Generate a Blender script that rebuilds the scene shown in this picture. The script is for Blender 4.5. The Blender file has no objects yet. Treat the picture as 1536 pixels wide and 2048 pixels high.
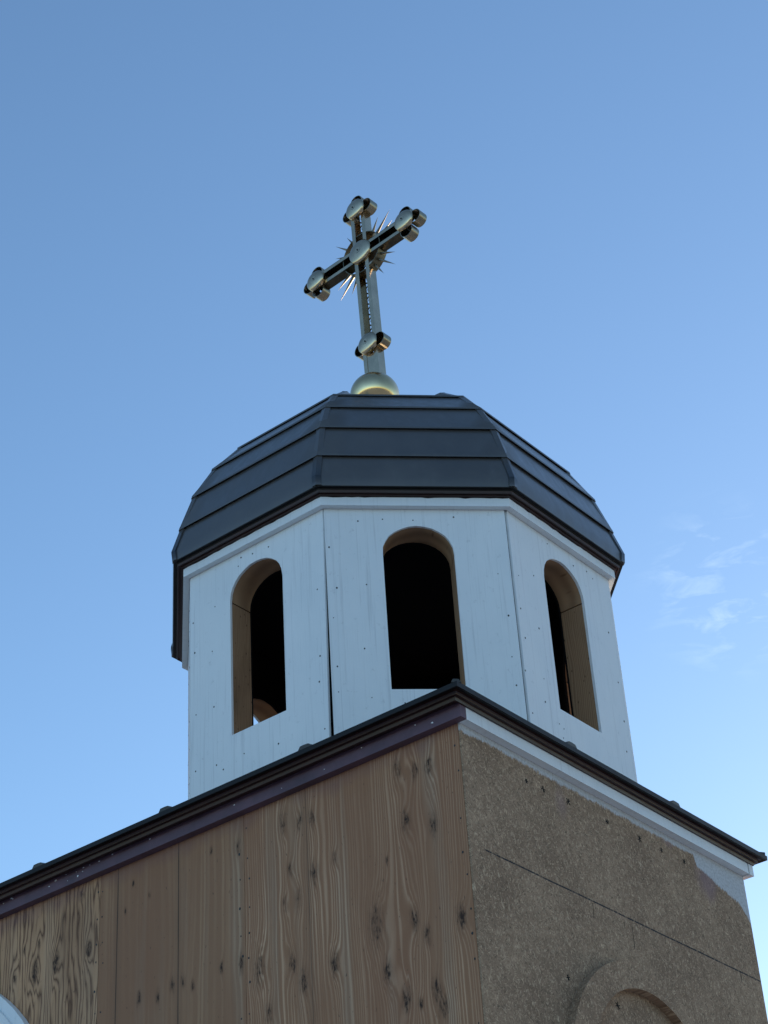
import bpy, bmesh, math, random
from mathutils import Vector, Matrix

random.seed(7)
scene = bpy.context.scene
R_ = math.radians

# ------------------------------------------------------------------ camera
Z0 = 8.73                                   # height of the top of the octagonal wall above the ground
cam_d = bpy.data.cameras.new("camera")
cam = bpy.data.objects.new("camera", cam_d)
scene.collection.objects.link(cam)
cam_d.sensor_fit = 'VERTICAL'
cam_d.sensor_height = 24.0
cam_d.lens = 24.0 * 3831.45 / 2048.0
cam_d.clip_end = 20000
cr = Vector((0.99396, -0.09410, -0.05610)); cf = Vector((0.10944, 0.82022, 0.56146))
cr = (cr - cf * cr.dot(cf) / cf.dot(cf)).normalized(); cf.normalize(); cu = cr.cross(cf)
m = Matrix((cr, cu, -cf)).transposed().to_4x4()
m.translation = Vector((-1.5921, -11.8474, -7.1282 + Z0))
cam.matrix_world = m
scene.camera = cam

# ------------------------------------------------------------------ sky and sun
SUN_EL, SUN_AZ = 7.0, 41.0                  # low sun behind the tower; azimuth clockwise from +Y
world = bpy.data.worlds.new("World"); scene.world = world; world.use_nodes = True
wn, wl = world.node_tree.nodes, world.node_tree.links
bg = wn["Background"]
sky = wn.new("ShaderNodeTexSky"); sky.sky_type = 'NISHITA'; sky.sun_disc = False
sky.sun_elevation = R_(SUN_EL); sky.sun_rotation = R_(SUN_AZ)
sky.altitude = 200; sky.air_density = 1.0; sky.dust_density = 0.5; sky.ozone_density = 3.0
bg.inputs[1].default_value = 0.15
tc = wn.new("ShaderNodeTexCoord")
# a few thin wisps of cloud in one part of the sky
CL = (cf * 3831.45 + cr * (1455 - 768) - cu * (1172 - 1024)).normalized()
mp = wn.new("ShaderNodeMapping"); mp.inputs['Scale'].default_value = (40, 40, 130)
wl.new(tc.outputs['Generated'], mp.inputs[0])
cn = wn.new("ShaderNodeTexNoise"); cn.inputs['Scale'].default_value = 1.0; cn.inputs['Detail'].default_value = 7; cn.inputs['Roughness'].default_value = .58
cn.inputs['Distortion'].default_value = .6
wl.new(mp.outputs[0], cn.inputs['Vector'])
rp = wn.new("ShaderNodeMapRange"); rp.inputs[1].default_value = .50; rp.inputs[2].default_value = .74
wl.new(cn.outputs[0], rp.inputs[0])
dp = wn.new("ShaderNodeVectorMath"); dp.operation = 'DISTANCE'; dp.inputs[1].default_value = CL
wl.new(tc.outputs['Generated'], dp.inputs[0])
mr = wn.new("ShaderNodeMapRange"); mr.interpolation_type = 'SMOOTHSTEP'
mr.inputs[1].default_value = .055; mr.inputs[2].default_value = .015; mr.inputs[3].default_value = 0; mr.inputs[4].default_value = 1
wl.new(dp.outputs['Value'], mr.inputs[0])
mu = wn.new("ShaderNodeMath"); mu.operation = 'MULTIPLY'; wl.new(rp.outputs[0], mu.inputs[0]); wl.new(mr.outputs[0], mu.inputs[1])
mx = wn.new("ShaderNodeMix"); mx.data_type = 'RGBA'; mx.blend_type = 'MULTIPLY'
mx.inputs['B'].default_value = (1.5, 1.28, 1.10, 1)
wl.new(mu.outputs[0], mx.inputs['Factor'])
wb = wn.new("ShaderNodeMix"); wb.data_type = 'RGBA'; wb.blend_type = 'MULTIPLY'; wb.inputs['Factor'].default_value = 1; wb.clamp_result = False
wb.inputs['B'].default_value = (1.06, .985, .955, 1)      # the camera's white balance
wl.new(sky.outputs[0], wb.inputs['A']); wl.new(wb.outputs['Result'], mx.inputs['A']); wl.new(mx.outputs['Result'], bg.inputs[0])
mx.clamp_result = False

sd = bpy.data.lights.new("sun", 'SUN'); sd.energy = 2.3; sd.angle = R_(0.5); sd.color = (1, .80, .58)
sun = bpy.data.objects.new("sun", sd); scene.collection.objects.link(sun)
sv = Vector((math.sin(R_(SUN_AZ)) * math.cos(R_(SUN_EL)), math.cos(R_(SUN_AZ)) * math.cos(R_(SUN_EL)), math.sin(R_(SUN_EL))))
sun.rotation_euler = (-sv).to_track_quat('-Z', 'Y').to_euler()

vs = scene.view_settings
vs.view_transform = 'Standard'; vs.look = 'None'; vs.gamma = 1.0; vs.use_curve_mapping = False
vs.exposure = 1.33

# ------------------------------------------------------------------ node helpers
class NT:
    """A short-hand for building a procedural material."""
    def __init__(s, name):
        s.m = bpy.data.materials.new(name); s.m.use_nodes = True
        s.n, s.l = s.m.node_tree.nodes, s.m.node_tree.links
        s.b = s.n["Principled BSDF"]
    def put(s, sock, v):
        if hasattr(v, 'is_output'): s.l.new(v, sock)
        elif isinstance(v, (tuple, list)) and len(v) == 3 and sock.type == 'RGBA': sock.default_value = (*v, 1)
        else: sock.default_value = v
    def math(s, op, a, b=0.0, c=0.0, clamp=False):
        n = s.n.new("ShaderNodeMath"); n.operation = op; n.use_clamp = clamp
        s.put(n.inputs[0], a); s.put(n.inputs[1], b); s.put(n.inputs[2], c); return n.outputs[0]
    def uv(s):
        n = s.n.new("ShaderNodeUVMap"); n.uv_map = "UVMap"; x = s.n.new("ShaderNodeSeparateXYZ"); s.l.new(n.outputs[0], x.inputs[0])
        return x.outputs[0], x.outputs[1], n.outputs[0]
    def vec(s, x, y, z=0.0):
        n = s.n.new("ShaderNodeCombineXYZ"); s.put(n.inputs[0], x); s.put(n.inputs[1], y); s.put(n.inputs[2], z); return n.outputs[0]
    def map(s, v, scale, rot=0.0, loc=(0, 0, 0)):
        n = s.n.new("ShaderNodeMapping"); s.l.new(v, n.inputs[0]); n.inputs['Scale'].default_value = scale
        n.inputs['Rotation'].default_value = (0, 0, rot); n.inputs['Location'].default_value = loc; return n.outputs[0]
    def noise(s, v, scale=1.0, detail=3, rough=.5, dist=0.0):
        n = s.n.new("ShaderNodeTexNoise"); s.put(n.inputs['Vector'], v); n.inputs['Scale'].default_value = scale
        n.inputs['Detail'].default_value = detail; n.inputs['Roughness'].default_value = rough; n.inputs['Distortion'].default_value = dist
        return n.outputs[0]
    def rng(s, v, a, b, c=0.0, d=1.0, smooth=False):
        n = s.n.new("ShaderNodeMapRange"); s.put(n.inputs[0], v)
        if smooth: n.interpolation_type = 'SMOOTHSTEP'
        for i, k in enumerate((a, b, c, d)): s.put(n.inputs[i + 1], k)
        return n.outputs[0]
    def mix(s, f, a, b, mode='MIX'):
        n = s.n.new("ShaderNodeMix"); n.data_type = 'RGBA'; n.blend_type = mode
        s.put(n.inputs['Factor'], f); s.put(n.inputs['A'], a); s.put(n.inputs['B'], b); return n.outputs['Result']
    def obj(s):
        n = s.n.new("ShaderNodeTexCoord"); return n.outputs['Object']
    def bump(s, h, strength=.3, dist=.01):
        n = s.n.new("ShaderNodeBump"); n.inputs['Strength'].default_value = strength; n.inputs['Distance'].default_value = dist
        s.put(n.inputs['Height'], h); s.l.new(n.outputs[0], s.b.inputs['Normal'])
    def done(s, col, rough=.6, metal=0.0, spec=.5):
        s.put(s.b.inputs['Base Color'], col); s.put(s.b.inputs['Roughness'], rough); s.b.inputs['Metallic'].default_value = metal
        s.b.inputs['Specular IOR Level'].default_value = spec
        return s.m

# ------------------------------------------------------------------ materials
def mat_wood(name, dark, light, freq, knots, a1, a2, contrast, warpv, seed, lines=(), grey=.5, sharp=1.3, wobble=4.0, ringmin=.30):
    """Rotary-cut plywood: contour lines of a height field that bends round the knots."""
    t = NT(name); u, v, uv = t.uv()
    off = t.vec(t.math('ADD', u, seed), t.math('ADD', v, seed * .7))
    n1 = t.math('SUBTRACT', t.noise(t.map(off, (2.6, .42, 1)), 1, 2), .5)
    n2 = t.math('SUBTRACT', t.noise(t.map(off, (8.5, warpv, 1)), 1, 3), .5)
    n3 = t.math('SUBTRACT', t.noise(t.map(off, (34, 3.5, 1)), 1, 2), .5)
    H = t.math('ADD', u, t.math('MULTIPLY', n1, a1)); H = t.math('MULTIPLY_ADD', n2, a2, H); H = t.math('MULTIPLY_ADD', n3, a2 * .16, H)
    n4 = t.math('SUBTRACT', t.noise(t.map(off, (70, 22, 1)), 1, 3, .65), .5)
    D = 0.0
    for ku, kv, rx, A, dk in knots:
        du = t.math('MULTIPLY', t.math('SUBTRACT', u, ku), 1 / rx)
        dv = t.math('MULTIPLY', t.math('SUBTRACT', v, kv), 1 / (rx * 2.2))
        dv = t.math('ADD', dv, t.math('MULTIPLY', n3, 1.0))
        d2 = t.math('ADD', t.math('MULTIPLY', du, du), t.math('MULTIPLY', dv, dv))
        g = t.math('POWER', 2.718, t.math('MULTIPLY', d2, -1.0))
        H = t.math('MULTIPLY_ADD', g, A, H)
        k = t.math('POWER', 2.718, t.math('MULTIPLY', t.math('MULTIPLY_ADD', n4, 1.1, d2), -4.5))
        D = t.math('MULTIPLY_ADD', k, dk * 1.0, D)
    wob = t.noise(t.vec(t.math('MULTIPLY', H, 11), seed), 1, 2)       # rings of uneven width and strength
    ph = t.math('MULTIPLY_ADD', t.math('SUBTRACT', wob, .5), wobble, t.math('MULTIPLY', H, freq))
    sn = t.math('MULTIPLY_ADD', t.math('SINE', t.math('MULTIPLY', ph, 6.2832)), .5, .5)
    sn = t.math('POWER', sn, sharp)
    fade = t.rng(t.noise(t.map(off, (3.1, .8, 1), loc=(5, 3, 0)), 1, 2), .32, .62, .25 if ringmin < .5 else .8, 1)
    ring = t.rng(t.noise(t.vec(t.math('MULTIPLY', H, 19), seed + 3.3), 1, 3), .35, .62, ringmin, 1.0)
    k = t.math('MULTIPLY', t.math('MULTIPLY', t.math('MULTIPLY', sn, ring), fade), contrast * 1.15)
    fib = t.noise(t.map(off, (330, 7, 1)), 1, 2)
    k = t.math('ADD', k, t.math('MULTIPLY', t.math('SUBTRACT', fib, .5), .5), clamp=True)
    col = t.mix(k, dark, light)
    blot = t.noise(t.map(off, (1.6, .55, 1), loc=(9, 1, 0)), 1, 4, .6)
    col = t.mix(t.rng(blot, .35, .68, 0, .55), col, (dark[0] * .85, dark[1] * .74, dark[2] * .74))
    gz = t.noise(t.map(off, (5.5, .30, 1), loc=(2, 8, 0)), 1, 2)
    lum = t.mix(k, (.33, .215, .14), (.66, .48, .33))
    col = t.mix(t.rng(gz, .54, .68, 0, grey), col, lum)
    col = t.mix(t.math('MULTIPLY', D, 1.0, clamp=True), col, (.045, .022, .013))
    # fine specks of dirt
    sp = t.noise(t.map(off, (60, 25, 1)), 1, 3)
    col = t.mix(t.rng(sp, .67, .74, 0, .6), col, (.075, .045, .03))
    # grooves and joints (position, width, depth)
    for lu, lw, ld in lines:
        w = t.math('MULTIPLY_ADD', n3, .004, t.math('ABSOLUTE', t.math('SUBTRACT', u, lu)))
        col = t.mix(t.rng(w, lw * .5, lw, ld, 0), col, (.008, .007, .007))
        wide = t.rng(t.math('ABSOLUTE', t.math('SUBTRACT', u, lu)), .0, .055, .25, 0)
        col = t.mix(wide, col, (.15, .085, .052))
    # purple paint brushed on under the fascia: a stain with a ragged lower edge
    edge = t.math('MULTIPLY_ADD', t.noise(t.map(off, (2.4, .5, 1), loc=(1, 4, 0)), 1, 4, .6), .42, -2.30 - .03)
    pm = t.rng(t.math('SUBTRACT', v, edge), .0, .09, 0, .42)
    col = t.mix(pm, col, (.165, .078, .078))
    t.bump(t.math('ADD', k, t.math('MULTIPLY', D, -1.0)), .25, .004)
    return t.done(col, .75, spec=.3)

KN1 = [(0.264, -2.486, .045, .03, .5), (0.449, -2.571, .06, .03, .7), (0.609, -2.532, .035, .03, .7), (0.323, -2.702, .05, -.03, .4), (0.213, -2.705, .04, .03, .5),
       (0.888, -3.027, .10, .085, .55), (1.164, -3.072, .055, -.05, .8), (1.242, -3.188, .05, .03, .7), (1.482, -3.16, .06, .05, .9), (0.006, -3.024, .085, .075, .55),
       (0.265, -3.066, .055, -.05, .7), (0.344, -3.198, .06, .03, .7), (0.575, -3.161, .055, .05, 1), (0.95, -3.317, .055, .06, .8), (1.073, -3.501, .06, -.04, .9),
       (1.165, -3.557, .03, .02, .9), (1.279, -3.505, .06, .03, .7), (1.316, -3.62, .06, -.03, .7), (0.075, -3.318, .06, .04, .5), (0.22, -2.168, .06, .04, .55),
       (0.351, -2.213, .05, -.03, .6), (0.45, -2.221, .05, .03, .7), (1.108, -2.146, .06, .04, .6), (1.237, -2.2, .05, -.03, .7), (1.336, -2.207, .05, .03, .8),
       (1.148, -2.485, .06, .04, .7), (1.34, -2.566, .055, -.03, .7), (0.994, -2.667, .02, .01, .9)]
KN2 = [(-1.056, -2.165, .02, .01, .9), (-.373, -2.161, .02, .01, 1), (-.297, -2.941, .03, .02, 1), (-.989, -2.94, .035, .02, .9), (-.826, -2.969, .035, .02, .7), (-.531, -2.985, .03, .02, .8),
       (-.703, -2.928, .04, .02, .7), (-.615, -2.931, .035, .02, .7), (-1.124, -2.326, .02, .01, .8), (-.91, -2.288, .02, .01, .7), (-.136, -2.959, .045, .02, .8), (-.15, -2.2, .05, .02, .5)]
KN3 = [(-1.955, -2.493, .065, .10, 1), (-1.757, -2.476, .06, .09, 1), (-1.455, -2.48, .05, .07, 1), (-2.154, -2.478, .035, .05, .9), (-1.537, -2.096, .04, .04, .8), (-1.929, -2.307, .03, .03, .8), (-2.07, -2.307, .03, .03, .7)]
M_PLY1 = mat_wood("weathered_plywood_bold_grain", (.325, .160, .083), (.62, .372, .225), 44, KN1, .17, .042, .88, .30, 0.0, lines=[(.405, .004, .45)], grey=.38, sharp=2.0)
M_PLY2 = mat_wood("weathered_plywood_smooth", (.315, .160, .085), (.475, .275, .152), 20, KN2, .20, .08, .55, .35, 3.0, lines=[(-.655, .005, .85), (-1.194, .005, .85)], grey=.35)
M_PLY3 = mat_wood("weathered_plywood_wild_grain", (.125, .060, .032), (.62, .345, .185), 26, KN3, .34, .20, 1.15, 1.1, 7.0, grey=.12, sharp=.42, wobble=.8, ringmin=.85)

def mat_fibre():
    t = NT("strand_fibreboard"); u, v, uv = t.uv()
    base = t.noise(t.map(uv, (2.2, 2.2, 1)), 1, 5, .6)
    col = t.mix(t.rng(base, .3, .7), (.25, .156, .099), (.41, .268, .172))
    for i, (rot, sx, sy, lo, hi, c, f) in enumerate((
            (.3, 125, 27, .58, .70, (.80, .57, .37), .85), (-.7, 125, 27, .60, .72, (.72, .51, .33), .85), (1.25, 130, 30, .58, .70, (.70, .50, .32), .8),
            (2.1, 110, 26, .58, .70, (.065, .046, .030), .85), (.9, 110, 26, .59, .71, (.075, .052, .034), .85), (-.2, 46, 15, .63, .75, (.85, .62, .41), .7),
            (1.8, 50, 15, .64, .75, (.80, .58, .38), .7))):
        n = t.noise(t.map(t.map(uv, (1, 1, 1), rot), (sx, sy, 1), 0, (i * 3.1, i * 1.7, 0)), 1, 2, .5, .3)
        col = t.mix(t.rng(n, lo, hi, 0, f * .74), col, c)
    mott = t.noise(t.map(uv, (16, 16, 1)), 1, 4, .65)
    col = t.mix(t.rng(mott, .40, .62, .30, 0), col, (.12, .075, .045))
    # dabs of purple paint
    nb = t.math('SUBTRACT', t.noise(t.map(uv, (7, 4, 1)), 1, 4, .65), .5)
    for cu_, cv_, ru, rv, f in ((1.06, -2.20, .14, .12, .6), (-.60, -2.19, .06, .10, .35), (.62, -2.06, .09, .05, .45)):
        du = t.math('MULTIPLY', t.math('SUBTRACT', u, cu_), 1 / ru); dv = t.math('MULTIPLY', t.math('SUBTRACT', v, cv_), 1 / rv)
        d = t.math('ADD', t.math('SQRT', t.math('ADD', t.math('MULTIPLY', du, du), t.math('MULTIPLY', dv, dv))), t.math('MULTIPLY', nb, 1.6))
        col = t.mix(t.rng(d, .35, 1.25, f, 0), col, (.26, .165, .175))
    # white paint that ran past the fascia: thin edge, then a wedge that widens
    rag = t.math('MULTIPLY', t.math('SUBTRACT', t.noise(t.map(uv, (70, 22, 1)), 1, 5, .75), .5), .085)
    rag2 = t.math('MULTIPLY', t.math('SUBTRACT', t.noise(t.map(uv, (4.5, 4.5, 1)), 1, 2), .5), .045)
    thin = -2.062
    step = t.rng(u, .925, .955, 0, .075)
    wedge = t.math('MULTIPLY', t.math('MAXIMUM', t.math('SUBTRACT', u, .955), 0), .22)
    tail = t.math('MULTIPLY', t.math('MAXIMUM', t.math('SUBTRACT', u, 1.47), 0), .75)
    bnd = t.math('SUBTRACT', t.math('SUBTRACT', t.math('SUBTRACT', thin, step), wedge), tail)
    d = t.math('ADD', t.math('ADD', t.math('SUBTRACT', v, bnd), rag), rag2)
    thinp = t.noise(t.map(uv, (60, 60, 1)), 1, 3)
    paint = t.mix(t.rng(thinp, .42, .66, 0, .45), (.56, .56, .57), (.30, .29, .28))
    col = t.mix(t.rng(d, -.006, .008, 0, .95), col, paint)
    # snapped chalk line
    wob = t.math('MULTIPLY_ADD', t.noise(t.map(uv, (3, 3, 1)), 1, 2), .006, -2.759)
    brk = t.rng(t.noise(t.map(uv, (40, 5, 1)), 1, 3), .35, .5, .45, .95)
    ln = t.rng(t.math('ABSOLUTE', t.math('SUBTRACT', v, wob)), .0035, .0065, 1, 0)
    ln = t.math('MULTIPLY', t.math('MULTIPLY', ln, brk), t.rng(u, -1.45, -1.42))
    col = t.mix(ln, col, (.012, .018, .028))
    t.bump(t.noise(t.map(uv, (150, 60, 1), .4), 1, 2), .25, .004)
    return t.done(col, .85, spec=.2)
M_FIB = mat_fibre()

def mat_white(name, streak=1.0):
    t = NT(name); u, v, uv = t.uv()
    a = t.noise(t.map(uv, (3.0, 1.6, 1)), 1, 5, .65)
    col = t.mix(t.rng(a, .32, .70), (.74, .76, .77), (.80, .815, .82))
    s = t.noise(t.map(uv, (34, .9, 1)), 1, 4, .6)
    col = t.mix(t.rng(s, .56, .74, 0, .40 * streak), col, (.42, .42, .43))
    s2 = t.noise(t.map(uv, (120, 2.6, 1), loc=(3, 1, 0)), 1, 3, .6)
    col = t.mix(t.rng(s2, .58, .76, 0, .26 * streak), col, (.48, .48, .49))
    g = t.noise(t.map(uv, (22, 15, 1), loc=(1, 7, 0)), 1, 6, .72)
    col = t.mix(t.rng(g, .60, .73, 0, .42 * streak), col, (.35, .35, .36))
    w = t.math('ABSOLUTE', t.math('SUBTRACT', t.math('FRACT', t.math('MULTIPLY', t.math('ADD', u, 5.02), 6.6)), .5))
    brk = t.rng(t.noise(t.map(uv, (5, 1.6, 1), loc=(4, 2, 0)), 1, 3), .45, .62)
    col = t.mix(t.math('MULTIPLY', t.rng(w, .006, .024, .26 * streak, 0), brk), col, (.36, .37, .38))
    t.bump(t.noise(t.map(uv, (70, 9, 1)), 1, 4), .10, .003)
    return t.done(col, t.rng(a, .3, .7, .42, .60), spec=.4)
M_WHITE = mat_white("brushed_white_paint")
M_TRIM = mat_white("white_trim_paint", .7)

def mat_plain(name, col, rough, var=.25, scale=6, metal=0.0, spec=.5, bump=0.0, stretch=(1, 1, 1)):
    t = NT(name); o = t.map(t.obj(), stretch)
    n = t.noise(o, scale, 5, .62)
    c = t.mix(t.rng(n, .3, .7), tuple(k * (1 - var) for k in col), tuple(k * (1 + var) for k in col))
    if bump: t.bump(n, bump, .004)
    return t.done(c, t.rng(n, .3, .7, max(rough - .08, .02), rough + .08), metal, spec)

def mat_dome():
    t = NT("charcoal_roof_metal"); o = t.obj()
    n = t.noise(o, 2.4, 5, .62); n2 = t.noise(t.map(o, (5, 5, 1.4)), 3, 4, .6)
    c = t.mix(t.rng(n, .3, .7), (.052, .047, .044), (.072, .066, .061))
    c = t.mix(t.rng(n2, .55, .75, 0, .35), c, (.085, .084, .086))
    t.bump(t.noise(o, 3.5, 2), .12, .01)
    t.b.inputs['Coat Weight'].default_value = .3; t.b.inputs['Coat Roughness'].default_value = .25
    return t.done(c, t.rng(n2, .3, .7, .30, .46), spec=.75)
M_DOME = mat_dome()
M_CAP = mat_plain("charcoal_ridge_metal", (.030, .032, .034), .5, .2, 5)
M_BROWN = mat_plain("dark_brown_coated_metal", (.036, .014, .012), .36, .3, 4, spec=.35)
M_BLACK = mat_plain("black_roof_edge_metal", (.006, .005, .006), .5, .3, 4, spec=.25)
M_INSHADE = mat_plain("painted_inside_shade", (.006, .006, .007), .9, .3, 4, spec=.1)  # near-black colour stands in for the shade inside the belfry
M_LUMBER = None
def mat_lumber():
    t = NT("raw_lumber"); u, v, uv = t.uv()
    n1 = t.math('SUBTRACT', t.noise(t.map(uv, (6, .7, 1)), 1, 3), .5)
    ph = t.math('MULTIPLY', t.math('MULTIPLY_ADD', n1, .12, u), 70)
    s = t.math('MULTIPLY_ADD', t.math('SINE', t.math('MULTIPLY', ph, 6.28)), .5, .5)
    col = t.mix(t.math('MULTIPLY', s, .8), (.28, .162, .090), (.43, .262, .148))
    vo = t.n.new("ShaderNodeTexVoronoi"); t.l.new(t.map(uv, (5.5, 2.6, 1)), vo.inputs['Vector'])
    col = t.mix(t.rng(vo.outputs['Distance'], .06, .16, .85, 0), col, (.06, .03, .015))
    b = t.noise(t.map(uv, (4, 1.5, 1), loc=(3, 3, 0)), 1, 4, .6)
    col = t.mix(t.rng(b, .5, .75, 0, .6), col, (.14, .078, .042))
    return t.done(col, .8, spec=.25)
M_LUMBER = mat_lumber()
M_PURPLE = mat_plain("dark_purple_paint", (.105, .056, .078), .5, .30, 5, bump=.1)
M_GOLD = mat_plain("gilded_polished_steel", (.56, .44, .29), .20, .14, 9, metal=1.0)
M_GOLDIN = mat_plain("shade_toned_gilded_steel", (.20, .17, .11), .40, .3, 12, metal=1.0)  # gilding toned down in colour to imitate shaded inner surfaces
M_LOBE = mat_plain("half_shade_gilded_band", (.34, .28, .19), .26, .2, 12, metal=1.0)  # gilding darkened part-way, imitating the shaded undersides of the lobes
M_WEB = mat_plain("shade_dark_gilded_web", (.075, .065, .045), .35, .3, 12, metal=1.0)  # very dark gilding: shade of undersides and hollows put into the colour
M_SPIKE = mat_plain("gilded_spike_steel", (.26, .23, .18), .5, .15, 12, metal=1.0)
M_ORB = mat_plain("gilded_orb_steel", (.72, .54, .29), .15, .10, 7, metal=1.0, bump=.03)
M_NAIL = mat_plain("rusty_nail_head", (.02, .017, .016), .6, .3, 30)
M_MARK = mat_plain("dark_pencil_mark", (.018, .018, .018), .9, .2, 30, spec=.1)
M_GROUND = mat_plain("pale_bounce_ground", (.40, .39, .375), .9, .4, .8, spec=.2)  # unseen ground, made pale to bounce light up onto the walls

# ------------------------------------------------------------------ mesh helpers
class MB:
    """Collects polygons with a UV in metres and a material slot; build() links them as ONE mesh object."""
    def __init__(s): s.v, s.f, s.uv, s.mi, s.sm = [], [], [], [], []
    def poly(s, pts, uvs=None, mi=0, smooth=False):
        i = len(s.v); s.v += [Vector(p) for p in pts]; s.f.append(list(range(i, i + len(pts))))
        s.uv.append(uvs if uvs else [(p[0] + p[1], p[2]) for p in pts]); s.mi.append(mi); s.sm.append(smooth)
    def build(s, name, mats, parent=None, merge=True):
        me = bpy.data.meshes.new(name); me.from_pydata(s.v, [], s.f)
        lay = me.uv_layers.new(name="UVMap")
        k = 0
        for fuv in s.uv:
            for q in fuv: lay.data[k].uv = q; k += 1
        for mt in (mats if isinstance(mats, (list, tuple)) else [mats]): me.materials.append(mt)
        for p, i, sm in zip(me.polygons, s.mi, s.sm): p.material_index = i; p.use_smooth = sm
        bm = bmesh.new(); bm.from_mesh(me)
        if merge: bmesh.ops.remove_doubles(bm, verts=bm.verts, dist=1e-5)
        bmesh.ops.recalc_face_normals(bm, faces=bm.faces)
        bm.to_mesh(me); bm.free()
        me.set_sharp_from_angle(angle=R_(32))
        o = bpy.data.objects.new(name, me); scene.collection.objects.link(o)
        if parent: o.parent = parent
        return o

class Frame:
    """Local axes on a wall face: u along the wall, z up, d outward from the face plane."""
    def __init__(s, ang, dist, cen=(0, 0)):
        a = R_(ang); s.N = Vector((math.cos(a), math.sin(a), 0)); s.T = Vector((-math.sin(a), math.cos(a), 0))
        s.c = Vector((cen[0], cen[1], 0)) + s.N * dist
    def p(s, u, z, d=0.0): return s.c + s.T * u + s.N * d + Vector((0, 0, z + Z0))

def slab(mb, fr, outline, d0, d1, mi=0, uvo=(0, 0)):
    """A flat board: outline in (u,z), from depth d0 (back) to d1 (front)."""
    n = len(outline)
    uv = [(a + uvo[0], b + uvo[1]) for a, b in outline]
    mb.poly([fr.p(a, b, d1) for a, b in outline], uv, mi)
    mb.poly([fr.p(a, b, d0) for a, b in reversed(outline)], list(reversed(uv)), mi)
    for i in range(n):
        (a, b), (c, e) = outline[i], outline[(i + 1) % n]
        mb.poly([fr.p(a, b, d0), fr.p(c, e, d0), fr.p(c, e, d1), fr.p(a, b, d1)],
                [(a, b), (c, e), (c + .01, e + .01), (a + .01, b + .01)], mi)

def rect(u0, u1, z0, z1): return [(u0, z0), (u1, z0), (u1, z1), (u0, z1)]

def holed(mb, fr, w0, w1, zb, zt, hole, d0, d1, mi=0, uvo=(0, 0)):
    """A board with an arched hole (hole = closed loop from sill left, up, over, down to sill right)."""
    (w0b, w0t), (w1b, w1t) = [(w, w) if not isinstance(w, tuple) else w for w in (w0, w1)]
    le = lambda z: w0b + (w0t - w0b) * (z - zb) / (zt - zb)
    re_ = lambda z: w1b + (w1t - w1b) * (z - zb) / (zt - zb)
    def quad(pts):
        uv = [(a + uvo[0], b + uvo[1]) for a, b in pts]
        mb.poly([fr.p(a, b, d1) for a, b in pts], uv, mi)
        mb.poly([fr.p(a, b, d0) for a, b in reversed(pts)], list(reversed(uv)), mi)
    sz = hole[0][1]
    quad([(w0b, zb), (w1b, zb), (re_(sz), sz), (hole[-1][0], sz), (hole[0][0], sz), (le(sz), sz)])
    arch = hole[1:-1]
    sp = arch[0][1]; sp2 = arch[-1][1]
    quad([(le(sz), sz), hole[0], arch[0], (le(sp), sp)])
    quad([hole[-1], (re_(sz), sz), (re_(sp2), sp2), arch[-1]])
    n = len(arch); top = []
    for i, (a, b) in enumerate(arch): top.append((w0t + (w1t - w0t) * i / (n - 1), zt))
    quad([(le(sp), sp), arch[0], (w0t, zt)])
    quad([arch[-1], (re_(sp2), sp2), (w1t, zt)])
    for i in range(n - 1): quad([arch[i], arch[i + 1], top[i + 1], top[i]])
    def rim(loop):
        for (a, b), (c, e) in zip(loop, loop[1:] + loop[:1]):
            mb.poly([fr.p(a, b, d0), fr.p(c, e, d0), fr.p(c, e, d1), fr.p(a, b, d1)], [(a, b), (c, e), (c, e), (a, b)], mi)
    rim(hole); rim([(w0b, zb), (w1b, zb), (w1t, zt), (w0t, zt)])

def strip_ring(mb, fr, inner, outer, d0, d1, mi=0, uvmode=None):
    """A curved board between two open poly-lines."""
    n = len(inner)
    for i in range(n - 1):
        a, b, c, e = inner[i], inner[i + 1], outer[i + 1], outer[i]
        mb.poly([fr.p(*q, d1) for q in (a, b, c, e)], [a, b, c, e], mi)
        mb.poly([fr.p(*q, d0) for q in (e, c, b, a)], [e, c, b, a], mi)
        l0, l1 = i * .09, (i + 1) * .09
        mb.poly([fr.p(*a, d0), fr.p(*b, d0), fr.p(*b, d1), fr.p(*a, d1)], [(d0 * .12, l0 * .5 - 4), (d0 * .12, l1 * .5 - 4), (d1 * .12, l1 * .5 - 4), (d1 * .12, l0 * .5 - 4)], mi)
        mb.poly([fr.p(*e, d1), fr.p(*c, d1), fr.p(*c, d0), fr.p(*e, d0)], [e, c, (c[0] - .06, c[1] + .05), (e[0] - .06, e[1] + .05)], mi)
    for i in (0, n - 1):
        a, e = inner[i], outer[i]
        mb.poly([fr.p(*a, d0), fr.p(*e, d0), fr.p(*e, d1), fr.p(*a, d1)], [a, e, e, a], mi)

def empty(name, loc, label, cat, group=None):
    o = bpy.data.objects.new(name, None); scene.collection.objects.link(o); o.location = loc
    o['label'] = label; o['category'] = cat
    if group: o['group'] = group
    return o

def stub(o, depth=0):
    return o

# ------------------------------------------------------------------ ground
g = MB(); g.poly([(-4000, -4000, 0), (4000, -4000, 0), (4000, 4000, 0), (-4000, 4000, 0)])
ground = g.build("ground", M_GROUND); ground['kind'] = 'structure'

# ------------------------------------------------------------------ the church tower
tower = empty("church_tower", (0, 0, 0),
              "unfinished church tower with bare plywood and fibreboard walls, white octagonal belfry and dark faceted dome", "tower")

S = 1.594
AP = S * math.cos(math.pi / 8)
CEN = (.034, -.034)
HW = 1.575                                   # half width of the square base, at the sheathing
LEN = 7.6                                    # how far the body runs back along the plywood side
left = Frame(-135, HW, CEN)                  # plywood side (u grows towards the corner that faces the camera)
right = Frame(-45, HW, CEN)                  # fibreboard side
GZ = -Z0

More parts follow.
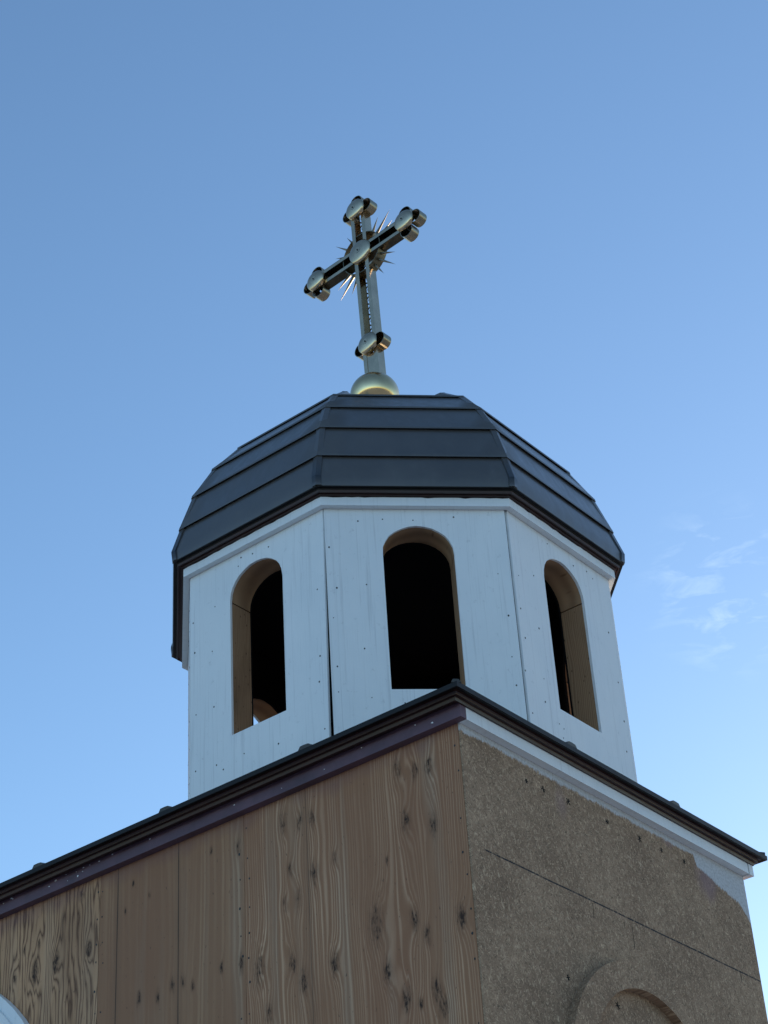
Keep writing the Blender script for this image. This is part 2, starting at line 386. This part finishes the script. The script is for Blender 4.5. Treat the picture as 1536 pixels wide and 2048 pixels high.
# plywood side: sheets nailed edge to edge
def sheet(u0, u1, mat, label=None, dp=.018):
    mb = MB(); slab(mb, left, rect(u0, u1, GZ + .01, -1.925), 0 - dp, 0)
    # nails along both edges
    z = -2.12
    while z > -5.2:
        for uu in (u0 + .028, u1 - .028):
            if random.random() < .8:
                a, b, r = uu + random.uniform(-.012, .012), z + random.uniform(-.03, .03), random.uniform(.004, .0075)
                slab(mb, left, [(a + r * math.cos(k * math.pi / 3), b + r * 1.3 * math.sin(k * math.pi / 3)) for k in range(6)], -.002, .0015, 1)
        z -= .165
    o = mb.build("plywood_sheet", [mat, M_NAIL], tower)
    if label: o['label'] = label
    return o
sheet(-.0985, 1.564, M_PLY1, "brown plywood sheet with bold wavy grain and many knots")
sheet(-1.3555, -.1015, M_PLY2, "smooth brown plywood sheet with thin vertical grooves")
sheet(-3.40, -1.3585, M_PLY3, "plywood sheet with wild dark contour grain")
sheet(-HW - LEN + 3.15, -3.403, M_PLY2)

# fibreboard side
mb = MB(); slab(mb, right, rect(-HW + .004, HW, GZ + .01, -1.925), -.018, .002)
def cross_mark(a, b, r, mb=mb, n=3):
    for k in range(n):
        an = random.uniform(0, .5) + k * math.pi / n
        dx, dz = math.cos(an) * r, math.sin(an) * r; nx, nz = -math.sin(an) * .0028, math.cos(an) * .0028
        h = .0030 + .0003 * k
        slab(mb, right, [(a - dx - nx, b - dz - nz), (a + dx - nx, b + dz - nz), (a + dx + nx, b + dz + nz), (a - dx + nx, b - dz + nz)], .001, h, 1)
for a, b in ((-.777, -2.164), (-.519, -2.158), (.265, -2.153), (.792, -2.147), (-.741, -3.315), (-.253, -3.36), (1.32, -3.18), (-.95, -2.17), (-.1, -2.155), (.52, -2.15)):
    cross_mark(a, b, random.uniform(.016, .026))
for a, z0, z1 in ((-.39, -2.768, -2.86), (-.06, -2.795, -2.83), (.025, -2.806, -2.945), (1.306, -2.754, -2.83), (.40, -2.762, -2.81)):
    slab(mb, right, [(a - .0012, z1), (a + .0012, z1), (a + .0012 + .004, z0), (a - .0012 + .004, z0)], .001, .0031, 1)
mb.build("fibreboard_wall", [M_FIB, M_MARK], tower)
# rear walls
mb = MB(); back = Frame(45, HW, CEN)
slab(mb, back, rect(-HW, HW - .0, GZ + .01, -1.925), -.018, 0)
nave_c = (CEN[0] - LEN * 0, CEN[1])
o = mb.build("rear_wall", M_PLY2, tower)
mb = MB()
slab(mb, back, rect(HW + .002, HW + LEN - 3.15, GZ + .01, -1.925), -.018, 0)
far = Frame(135, HW + LEN - 3.15, CEN)
slab(mb, far, rect(-HW + .02, HW - .02, GZ + .01, -1.925), -.018, 0)
mb.build("nave_wall", M_PLY2, tower)

def arc(cu_, cz, r, a0, a1, n): return [(cu_ + r * math.cos(R_(a0 + (a1 - a0) * i / n)), cz + r * math.sin(R_(a0 + (a1 - a0) * i / n))) for i in range(n + 1)]
def arch_ring(fr, cu_, zo, ro, zi, ri, legs, d0, d1, mat, name):
    mb = MB()
    inn = [(cu_ + ri, zi - legs)] + arc(cu_, zi, ri, 0, 180, 40) + [(cu_ - ri, zi - legs)]
    out = [(cu_ + ro, zi - legs)] + arc(cu_, zo, ro, 0, 180, 40) + [(cu_ - ro, zi - legs)]
    strip_ring(mb, fr, inn, out, d0, d1)
    return mb.build(name, mat, tower)
a = arch_ring(right, 0.0, -3.95, .885, -3.887, .658, 2.2, .0035, .062, M_FIB, "arch_surround"); a['label'] = "raised fibreboard arch surround below the chalk line"
a = arch_ring(left, -3.15, -3.77, 1.50, -3.77, 1.10, 2.2, .0015, .05, M_TRIM, "arch_surround"); a['label'] = "white painted arch surround on the plywood side"
b = arch_ring(left, -3.15, -3.77, 1.43, -3.77, 1.12, 2.2, .0505, .075, M_TRIM, "arch_moulding"); b.parent = a

# fascia boards under the eaves
TH = 1.632 - HW
def fascia(fr, u0, u1, mat, z0=-2.016, z1=-1.926, d1=TH):
    mb = MB(); n = 24
    slab(mb, fr, rect(u0, u1, z0, z1), .0015, d1)
    if fr is left:       # splashes of white paint and caulk
        for i in range(22):
            uu = random.uniform(-2.4, 1.6); zz = z1 - .010 + random.uniform(-.012, .002) if random.random() < .6 else random.uniform(z0 + .02, z1 - .02)
            r = random.uniform(.002, .006)
            slab(mb, fr, [(uu + r * random.uniform(.8, 2.2) * math.cos(k * 1.047), zz + r * random.uniform(.6, 1.3) * math.sin(k * 1.047)) for k in range(6)], d1 - .004, d1 + .0015, 1)
    o = mb.build("fascia_board", [mat, M_TRIM], tower)
    pass
    return o
f1 = fascia(left, -HW - LEN + 3.15, 1.632, M_PURPLE); f1['label'] = "dark purple painted fascia board"
f2 = fascia(right, -1.575 + .0025, 1.566, M_TRIM, -2.014, -1.9262, TH - .003); f2['label'] = "white painted fascia board"
f3 = fascia(back, -1.632, HW + LEN - 3.15, M_TRIM)
# eaves: stepped mouldings round the rectangle
def rect_loop(h, z, cx=-.03):
    c = Vector((CEN[0] + cx, CEN[1], z + Z0))
    e1 = Vector((-1, 1, 0)) / math.sqrt(2); e2 = Vector((1, 1, 0)) / math.sqrt(2)
    front = -h; rear = HW + LEN - 3.15 + (h - HW)
    return [c + e1 * front - e2 * h, c + e1 * front + e2 * h, c + e1 * rear + e2 * h, c + e1 * rear - e2 * h]
def loop_strip(name, prof, mat, parent, maker, closed=True, smooth=False):
    mb = MB()
    loops = [maker(h, z) for h, z in prof]; n = len(loops[0])
    for A, B in zip(loops, loops[1:]):
        for i in range(n):
            j = (i + 1) % n
            mb.poly([A[i], A[j], B[j], B[i]], None, 0, smooth)
    return mb.build(name, mat, parent)
o = loop_strip("bed_moulding", [(1.60, -1.925), (1.652, -1.930), (1.655, -1.940), (1.662, -1.938), (1.668, -1.918), (1.690, -1.918)], M_BROWN, tower, rect_loop)
o = loop_strip("eave_moulding", [(1.660, -1.9175), (1.682, -1.917), (1.684, -1.906), (1.690, -1.898), (1.699, -1.896), (1.703, -1.8965)], M_BROWN, tower, rect_loop)
o['label'] = "glossy brown eave moulding"
o = loop_strip("drip_edge", [(1.66, -1.8955), (1.715, -1.8955), (1.722, -1.901), (1.733, -1.900), (1.735, -1.870), (1.728, -1.866), (1.66, -1.860)], M_BLACK, tower, rect_loop)
# low hipped roof behind the eaves with standing seams
mb = MB()
L0 = rect_loop(1.728, -1.8655)
e1 = Vector((-1, 1, 0)) / math.sqrt(2); e2 = Vector((1, 1, 0)) / math.sqrt(2); cz = Vector((CEN[0] - .03, CEN[1], Z0))
rise = .30; hgt = -1.8655 + rise
ra = cz + Vector((0, 0, hgt)); rb = cz + e1 * (LEN - 3.15) + Vector((0, 0, hgt))
mb.poly([L0[0], L0[1], ra]); mb.poly([L0[1], L0[2], rb, ra]); mb.poly([L0[2], L0[3], rb]); mb.poly([L0[3], L0[0], ra, rb])
roof = mb.build("eave_roof", M_DOME, tower)
def bar(mb, A, B, up, w, h, taper=.0):
    """A small rib from A to B with a rounded-off roof-like section."""
    A, B = Vector(A), Vector(B); d = (B - A).normalized(); s = d.cross(up).normalized(); n = s.cross(d).normalized()
    sec = [(-w, -.004), (-w * .62, h), (0, h * 1.04), (w * .55, h * .92), (w, -.004)]
    P = [A + s * x + n * y for x, y in sec]; Q = [B + s * x + n * y for x, y in sec]
    for i in range(4): mb.poly([P[i], P[i + 1], Q[i + 1], Q[i]])
    mb.poly(list(reversed(P))); mb.poly(Q); mb.poly([P[0], Q[0], Q[-1], P[-1]])
def seam_rib(A, B):
    mb = MB(); bar(mb, A, B, Vector((0, 0, 1)), .055, .019); mb.build("standing_seam", M_CAP, roof)
for uu in (-.585, .585):
    A = cz + e2 * uu - e1 * 1.73 + Vector((0, 0, -1.864)); B = A + e1 * .55 + Vector((0, 0, .55 * rise / 1.728)); seam_rib(A, B)
for uu in (.585, -.585, -1.755, -2.925, -4.1):
    for sgn in (-1, 1):
        A = cz - e1 * uu + e2 * sgn * 1.73 + Vector((0, 0, -1.864)); B = A - e2 * sgn * .55 + Vector((0, 0, .55 * rise / 1.728)); seam_rib(A, B)
for q, tgt in ((L0[0], ra), (L0[1], ra), (L0[2], rb), (L0[3], rb)):
    mb = MB(); A = Vector(q); B = A + (Vector(tgt) - A) * .30; bar(mb, A + (B - A).normalized() * .01, B, Vector((0, 0, 1)), .03, .016); mb.build("hip_cap", M_CAP, roof)

# ------------------------------------------------------------------ belfry: eight white panels
W = .235; SILL = -1.36; SPR = -.352; TOPZ = -.137
def hole_loop(w=W, sill=SILL, dz=0.0, n=14):
    ry = TOPZ - SPR + dz
    pts = [(-w, sill)]
    for i in range(n + 1):
        a = math.pi - math.pi * i / n
        x, y = w * math.cos(a), math.sin(a)
        pts.append((x, SPR + ry * (y ** .94 if y > 0 else 0)))
    pts.append((w, sill)); return pts
PANELS = []
for k in range(8):
    ang = -90 + 45 * k
    fr = Frame(ang, AP)
    hw = AP * math.tan(math.pi / 8)
    mb = MB()
    rnd = random.Random(40 + k)
    gl = (.013, .011) if k == 1 else (.004, .004); gr = {7: (.038, .006), 0: (.012, .012), 1: (.006, .006)}.get(k, (.012, .008))
    hl = hole_loop()
    hl = [(a + rnd.uniform(-.002, .002), b + rnd.uniform(-.002, .002) if 0 < i < len(hl) - 1 else b) for i, (a, b) in enumerate(hl)]
    holed(mb, fr, (-hw + gl[0], -hw + gl[1]), (hw - gr[0], hw - gr[1]), -1.82, .07, hl, -.019, 0, 0, (k * 1.9, k * .77))
    # nail heads in two or three rough columns
    for uu in (-hw + .045, -.37, hw - .075):
        z = -.10
        while z > -1.7:
            z -= rnd.uniform(.15, .50)
            a, b, r = uu + rnd.uniform(-.035, .02), z, rnd.uniform(.003, .0065)
            slab(mb, fr, [(a + r * math.cos(q * math.pi / 3), b + r * 1.25 * math.sin(q * math.pi / 3)) for q in range(6)], -.002, .0014, 1)
    for q in range(7):
        a, b, r = rnd.uniform(-.42, .42), rnd.uniform(-.11, -.05) if q < 4 else rnd.uniform(-1.6, -1.42), rnd.uniform(.004, .0065)
        slab(mb, fr, [(a + r * math.cos(s * math.pi / 3), b + r * math.sin(s * math.pi / 3)) for s in range(6)], -.002, .0014, 1)
    pn = mb.build("wall_panel", [M_WHITE, M_NAIL], tower)
    PANELS.append(pn)
    # lumber lining of the opening
    D1, D0 = -.0195, -.195
    for sgn in (-1, 1):
        mb = MB()
        q = [fr.p(sgn * W, z_, d_) for z_, d_ in ((SILL - .03, D0), (SILL - .03, D1), (SPR - .009, D1), (SPR - .009, D0))]
        kk = k * 2.3 + sgn
        q2 = [fr.p(sgn * (W + .04), z_, d_) for z_, d_ in ((SILL - .03, D0), (SILL - .03, D1), (SPR - .009, D1), (SPR - .009, D0))]
        uvq = [(D0 + kk, SILL), (D1 + kk, SILL), (D1 + kk, SPR), (D0 + kk, SPR)]
        mb.poly(q, uvq); mb.poly(list(reversed(q2)), list(reversed(uvq)))
        for i in range(4): mb.poly([q[i], q2[i], q2[(i + 1) % 4], q[(i + 1) % 4]], [uvq[i], uvq[i], uvq[(i + 1) % 4], uvq[(i + 1) % 4]])
        mb.build("window_jamb", M_LUMBER, pn)
    mb = MB(); inn = hole_loop()[1:-1]; out = [(a * 1.16, SPR + (b - SPR) * 1.16) for a, b in inn]
    strip_ring(mb, fr, inn, out, D0, D1)
    mb.build("arch_lining", M_LUMBER, pn)
    mb = MB(); slab(mb, fr, rect(-W - .04, W + .04, SILL - .035, SILL - .001), D0, D1); mb.build("window_sill", M_LUMBER, pn)
    # inner lining of the wall with the same opening, shade put in as near-black colour
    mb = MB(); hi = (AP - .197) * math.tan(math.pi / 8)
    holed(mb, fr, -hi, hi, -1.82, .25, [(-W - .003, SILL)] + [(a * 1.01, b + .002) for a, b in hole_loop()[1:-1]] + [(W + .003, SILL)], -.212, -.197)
    mb.build("inner_lining", M_INSHADE, pn)
    # frame posts hidden behind the joints
    mb = MB(); slab(mb, Frame(ang + 22.5, S - .085), rect(-.05, .05, -1.82, .07), -.06, .0); mb.build("corner_post", M_INSHADE, tower)

def octa(h, z): return [Vector((h * math.cos(R_(22.5 + 45 * i)), h * math.sin(R_(22.5 + 45 * i)), z + Z0)) for i in range(8)]
mb = MB(); mb.poly(octa(S - .25, .22)); mb.poly(list(reversed(octa(S - .25, .24)))); mb.build("belfry_ceiling", M_INSHADE, tower)
mb = MB(); mb.poly(octa(S - .25, -1.80)); mb.poly(list(reversed(octa(S - .25, -1.78)))); mb.build("belfry_floor", M_INSHADE, tower)

# frieze boards under the dome, one per face, with a ragged top edge of paint
for k in range(8):
    ang = -90 + 45 * k; fr = Frame(ang, AP); d1 = 1.643 * math.cos(math.pi / 8) - AP; rnd = random.Random(k)
    hw0 = (AP + .002) * math.tan(math.pi / 8); hw1 = (AP + d1) * math.tan(math.pi / 8)
    mb = MB(); z0, z1 = -.005, .060
    n = 30
    top = [z1 + (rnd.uniform(-.006, .002) if rnd.random() < .6 else 0) for i in range(n + 1)]
    def P(t, z, d): return fr.p((-1 + 2 * t) * (hw0 + (hw1 - hw0) * (d - .002) / (d1 - .002)), z, d)
    for i in range(n):
        t0, t1 = i / n, (i + 1) / n
        q = [(t0, z0, d1), (t1, z0, d1), (t1, top[i + 1], d1), (t0, top[i], d1)]
        mb.poly([P(*x) for x in q], [(x[0] * 1.2 + k * 3, x[1] * 3) for x in q])
        q = [(t0, z0, .002), (t1, z0, .002), (t1, z0, d1), (t0, z0, d1)]
        mb.poly([P(*x) for x in q], [(x[0] * 1.2 + k * 3, x[2] * 3) for x in q])
        q = [(t0, top[i], d1), (t1, top[i + 1], d1), (t1, z1 + .01, .002), (t0, z1 + .01, .002)]
        mb.poly([P(*x) for x in q], [(x[0] * 1.2 + k * 3, x[2] * 3) for x in q])
    mb.build("frieze_board", M_TRIM, tower)

# soffit mouldings under the dome
loop_strip("dome_soffit", [(1.585, .066), (1.648, .064), (1.660, .066), (1.662, .078), (1.672, .080), (1.674, .072), (1.684, .073), (1.688, .090)], M_BROWN, tower, octa)
loop_strip("dome_drip_edge", [(1.64, .0885), (1.692, .091), (1.694, .098), (1.716, .0985), (1.718, .104), (1.7, .112)], M_BLACK, tower, octa)

# ------------------------------------------------------------------ dome
PROF = [(1.714, .106), (1.722, .177), (1.652, .391), (1.557, .691), (1.401, .975), (1.195, 1.226), (.915, 1.425), (.55, 1.58), (.10, 1.68)]
LIP = .022
c8 = math.cos(math.pi / 8); t8 = math.tan(math.pi / 8)
for k in range(8):
    ang = -90 + 45 * k; fr = Frame(ang, 0)
    mb = MB(); rnd = random.Random(90 + k)
    def P(r, z, t, out=0.0, dz=0.0): a_ = r * c8 + out; return fr.p((-1 + 2 * t) * (r * c8 + out) * t8, z + dz, a_)
    # rim: short upright band, then courses; each course laps over the one below
    rows = [(0, 1)] + [(i, i + 1) for i in range(1, len(PROF) - 1)]
    for ri, (i, j) in enumerate(rows):
        (r0, z0), (r1, z1) = PROF[i], PROF[j]
        lip = 0.0 if i < 2 else (LIP if i < 6 else .008)
        nseg = 6
        for sgm in range(nseg):
            t0, t1 = sgm / nseg, (sgm + 1) / nseg
            w0, w1 = rnd.uniform(-.001, .001), rnd.uniform(-.001, .001)
            mb.poly([P(r0, z0, t0, lip), P(r0, z0, t1, lip), P(r1, z1, t1), P(r1, z1, t0)])
        if lip:      # the underside of the lap and a return in to the course below
            mb.poly([P(r0, z0, 0, -.004, .0), P(r0, z0, 1, -.004, .0), P(r0, z0, 1, lip, -.013), P(r0, z0, 0, lip, -.013)])
            mb.poly([P(r0, z0, 0, lip, -.013), P(r0, z0, 1, lip, -.013), P(r0, z0, 1, lip), P(r0, z0, 0, lip)])
    mb.build("dome_facet", M_DOME, tower)
    # ridge cap on the seam to the next facet
    mb = MB()
    fa, fb = Frame(ang, 0), Frame(ang + 45, 0)
    def Q(r, z, side, w, out):
        f = fa if side < 0 else fb; a_ = r * c8 + out
        return f.p((a_ * t8 - w) * (-side), z, a_)
    for i, j in [(0, 1)] + [(i, i + 1) for i in range(1, len(PROF) - 2)]:
        (r0, z0), (r1, z1) = PROF[i], PROF[j]
        o0, o1 = (.026, .013 if j < len(PROF) - 2 else .05) if i >= 2 else ((.012, .012) if i == 0 else (.012, .014)); wd = .034; dz = -.016 if i >= 2 else 0
        if i == 5: o1 = .055
        if i == 6: o0, o1, dz = .058, .05, 0
        rm0, rm1 = r0 * c8 + o0, r1 * c8 + o1
        apex0 = fa.p(rm0 * t8, z0 + dz, rm0); apex1 = fa.p(rm1 * t8, z1, rm1)
        for side in (-1, 1):
            e0, e1_ = Q(r0, z0 + dz, side, wd, o0 - .002), Q(r1, z1, side, wd, o1 - .002)
            i0, i1 = Q(r0, z0 + dz, side, wd, -.005), Q(r1, z1, side, wd, -.005)
            mb.poly([apex0, e0, e1_, apex1]); mb.poly([e0, i0, i1, e1_])
            mb.poly([apex0, e0, i0, fa.p((r0 * c8) * t8, z0 + dz, r0 * c8)])
    mb.build("ridge_cap", M_DOME, tower)

# ------------------------------------------------------------------ the cross on the dome
TH_ = R_(-47.3); LEAN = -.028
BD = Vector((math.cos(TH_), math.sin(TH_), 0)); NN = Vector((math.sin(TH_), -math.cos(TH_), 0))
if NN.y > 0: NN = -NN
UP = (Vector((0, 0, 1)) + BD * LEAN).normalized(); BD = (BD - Vector((0, 0, 1)) * LEAN).normalized()
ORIG = Vector((-.011, -.028, 2.4 + Z0))
croot = empty("cross", (-.011, -.028, 1.66 + Z0), "large gilded metal cross with trefoil ends and spiked rays on top of the dome", "cross")
def X(u, w, d): return ORIG + BD * u + UP * (w - 2.4) + NN * d - croot.location
ZC, LB, ZT, ZL = 3.566, .495, 4.045, 2.568
BW, BT = .150, .084                           # width and depth of the bars
def box(mb, u0, u1, w0, w1, d0, d1, mi=0):
    c = [X(u, w, d) for u in (u0, u1) for w in (w0, w1) for d in (d0, d1)]
    for f in ((0, 1, 3, 2), (4, 6, 7, 5), (0, 4, 5, 1), (2, 3, 7, 6), (0, 2, 6, 4), (1, 5, 7, 3)): mb.poly([c[i] for i in f], None, mi)
def tube_ring(mb, cu_, cw, r, d0, d1, th, a0=0, a1=360, n=28, mi=0):
    full = abs(a1 - a0) >= 360
    for i in range(n):
        b0, b1 = R_(a0 + (a1 - a0) * i / n), R_(a0 + (a1 - a0) * (i + 1) / n)
        def q(rr, b, d): return X(cu_ + rr * math.cos(b), cw + rr * math.sin(b), d)
        mb.poly([q(r, b0, d0), q(r, b1, d0), q(r, b1, d1), q(r, b0, d1)], None, mi, True)
        mb.poly([q(r - th, b0, d1), q(r - th, b1, d1), q(r - th, b1, d0), q(r - th, b0, d0)], None, mi, True)
        mb.poly([q(r, b0, d1), q(r, b1, d1), q(r - th, b1, d1), q(r - th, b0, d1)], None, mi)
        mb.poly([q(r - th, b0, d0), q(r - th, b1, d0), q(r, b1, d0), q(r, b0, d0)], None, mi)
    if not full:
        for b in (R_(a0), R_(a1)):
            mb.poly([X(cu_ + rr * math.cos(b), cw + rr * math.sin(b), d) for rr, d in ((r, d0), (r, d1), (r - th, d1), (r - th, d0))], None, mi)
st = .036; h = BW / 2
ZB = 2.20
# shaft: two side channels with flat flanges, closed at the foot, open work between
mb = MB()
for s in (-1, 1):
    box(mb, s * h, s * (h - .004), ZB, ZT, -BT / 2, BT / 2)
    for d in (-1, 1):
        box(mb, s * (h - .0042), s * (h - st), ZB, ZT, d * BT / 2, d * (BT / 2 - .004))
shaft = mb.build("shaft", M_GOLD, croot)
mb = MB(); box(mb, -(h - st) + .001, (h - st) - .001, ZB, ZL - .10, BT / 2 - .008, BT / 2 - .004); box(mb, -(h - st) + .001, (h - st) - .001, ZB, ZL - .1, -BT / 2 + .004, -BT / 2 + .008)
mb.build("shaft_cover", M_GOLD, croot)
# fretwork: zigzag of triangles and little rings, front and rear sheet
mb = MB(); gw = h - st
def lath(u0, w0, u1, w1, wd, d):
    dx, dw = u1 - u0, w1 - w0; L = math.hypot(dx, dw); nx, nw = -dw / L * wd, dx / L * wd
    P_ = [X(u0 + nx, w0 + nw, d), X(u0 - nx, w0 - nw, d), X(u1 - nx, w1 - nw, d), X(u1 + nx, w1 + nw, d)]
    Q_ = [p - NN * .003 for p in P_]
    mb.poly(P_); mb.poly(list(reversed(Q_)))
    for i in range(4): mb.poly([P_[i], Q_[i], Q_[(i + 1) % 4], P_[(i + 1) % 4]])
for d in (-BT / 2 + .010,):
    w = ZL - .02; k = 0
    while w < ZT - .05:
        w2 = min(w + .062, ZT)
        lath(-gw, w, gw, w2, .0065, d); lath(gw, w, -gw, w2, .0065, d + .0005)
        tube_ring(mb, 0, w2 + .026, .024, d - .003, d + .002, .009, n=14)
        w += .114
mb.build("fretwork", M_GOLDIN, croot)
# crossbar
mb = MB()
for s in (-1, 1):
    box(mb, -LB, LB, ZC + s * h, ZC + s * (h - .004), -BT / 2 + .0007, BT / 2 - .0007, 1)  # top and bottom plates carry the painted underside shade
    for d in (-1, 1):
        for u0, u1 in ((-LB, -h - .001), (h + .001, LB)):
            box(mb, u0, u1, ZC + s * (h - .0042), ZC + s * (h - st), d * BT / 2 - d * .0005, d * (BT / 2 - .004))
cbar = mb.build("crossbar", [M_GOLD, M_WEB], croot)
mb = MB()
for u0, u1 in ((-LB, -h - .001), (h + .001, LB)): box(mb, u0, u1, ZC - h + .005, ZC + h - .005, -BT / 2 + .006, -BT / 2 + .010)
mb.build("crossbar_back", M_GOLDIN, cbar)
# dished discs
def disc(cu_, cw, r, d, nm="disc"):
    mb = MB(); n, rings = 36, 6
    prof = [(r * math.cos(i / rings * math.pi / 2), d + .030 * math.sin(i / rings * math.pi / 2)) for i in range(rings)]
    prof = [(r - .006, d - .018), (r, d - .018)] + prof
    for (ra_, da), (rb_, db) in zip(prof, prof[1:]):
        for i in range(n):
            b0, b1 = 2 * math.pi * i / n, 2 * math.pi * (i + 1) / n
            q = lambda rr, b, dd: X(cu_ + rr * math.cos(b), cw + rr * math.sin(b), dd)
            mb.poly([q(ra_, b0, da), q(ra_, b1, da), q(rb_, b1, db), q(rb_, b0, db)], None, 0, True)
    rl, dl_ = prof[-1]
    mb.poly([X(cu_ + rl * math.cos(2 * math.pi * i / n), cw + rl * math.sin(2 * math.pi * i / n), dl_ + .001) for i in range(n)], None, 0, True)
    mb.poly([X(cu_ + (r - .006) * math.cos(2 * math.pi * i / n), cw + (r - .006) * math.sin(2 * math.pi * i / n), d - .0175) for i in range(n)], None, 0)
    # centre screw
    mb.poly([X(cu_ + .007 * math.cos(k * math.pi / 3), cw + .007 * math.sin(k * math.pi / 3), dl_ + .0055) for k in range(6)], None, 1)
    mb.poly([X(cu_ + .007 * math.cos(k * math.pi / 3), cw + .007 * math.sin(k * math.pi / 3), dl_ + .0045) for k in range(6)], None, 1)
    return mb.build(nm, [M_GOLD, M_NAIL], croot)
DD = BT / 2 + .022
disc(LB, ZC, .097, DD); disc(-LB, ZC, .095, DD); disc(0, ZT, .097, DD); disc(0, ZL, .097, DD)
c = disc(0, ZC, .116, DD - .012); c['label'] = "largest disc at the crossing"
# trefoil lobes: bent bands, open at the front
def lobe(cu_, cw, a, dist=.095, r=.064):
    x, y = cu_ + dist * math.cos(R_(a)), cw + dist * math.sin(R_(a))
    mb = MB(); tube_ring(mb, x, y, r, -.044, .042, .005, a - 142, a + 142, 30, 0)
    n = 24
    mb.poly([X(x + (r - .005) * math.cos(2 * math.pi * i / n), y + (r - .005) * math.sin(2 * math.pi * i / n), -.036) for i in range(n)], None, 1)  # dark back sheet imitates the shade inside the open lobe
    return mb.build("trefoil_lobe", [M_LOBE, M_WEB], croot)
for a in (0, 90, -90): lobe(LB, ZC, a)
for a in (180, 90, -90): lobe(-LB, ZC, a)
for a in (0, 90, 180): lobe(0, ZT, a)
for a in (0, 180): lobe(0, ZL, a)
# ring behind the crossing with three rays in each corner
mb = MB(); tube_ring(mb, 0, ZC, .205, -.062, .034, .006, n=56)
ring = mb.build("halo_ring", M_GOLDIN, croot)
for qd in range(4):
    for da, r1 in ((-16, .37), (0, .44), (16, .37)):
        a = R_(45 + 90 * qd + da); mb = MB()
        ca, sa = math.cos(a), math.sin(a); n = 6; r0 = .203
        base = [(-sa * .014 * math.cos(k * math.pi / 3), ca * .014 * math.cos(k * math.pi / 3), .014 * math.sin(k * math.pi / 3)) for k in range(6)]
        B_ = [X(r0 * ca + x, ZC + r0 * sa + y, -.014 + d) for x, y, d in base]; tip = X(r1 * ca, ZC + r1 * sa, -.014)
        for k in range(6): mb.poly([B_[k], B_[(k + 1) % 6], tip])
        mb.poly(list(reversed(B_)))
        mb.build("ray_spike", M_SPIKE, croot)
# orb and collar
mb = MB(); n, m_ = 48, 28; OR = .196; oc_ = Vector((-.022, 0, 2.085 + Z0)) - croot.location
for i in range(m_):
    for j in range(n):
        def q(i, j):
            ph, th = math.pi * i / m_ - math.pi / 2, 2 * math.pi * j / n
            return oc_ + Vector((OR * math.cos(ph) * math.cos(th), OR * math.cos(ph) * math.sin(th), OR * .97 * math.sin(ph)))
        if i == 0: mb.poly([q(0, 0), q(1, j + 1), q(1, j)], None, 0, True)
        elif i == m_ - 1: mb.poly([q(i, j), q(i, j + 1), q(m_, 0)], None, 0, True)
        else: mb.poly([q(i, j), q(i, j + 1), q(i + 1, j + 1), q(i + 1, j)], None, 0, True)
mb.build("orb", M_ORB, croot)
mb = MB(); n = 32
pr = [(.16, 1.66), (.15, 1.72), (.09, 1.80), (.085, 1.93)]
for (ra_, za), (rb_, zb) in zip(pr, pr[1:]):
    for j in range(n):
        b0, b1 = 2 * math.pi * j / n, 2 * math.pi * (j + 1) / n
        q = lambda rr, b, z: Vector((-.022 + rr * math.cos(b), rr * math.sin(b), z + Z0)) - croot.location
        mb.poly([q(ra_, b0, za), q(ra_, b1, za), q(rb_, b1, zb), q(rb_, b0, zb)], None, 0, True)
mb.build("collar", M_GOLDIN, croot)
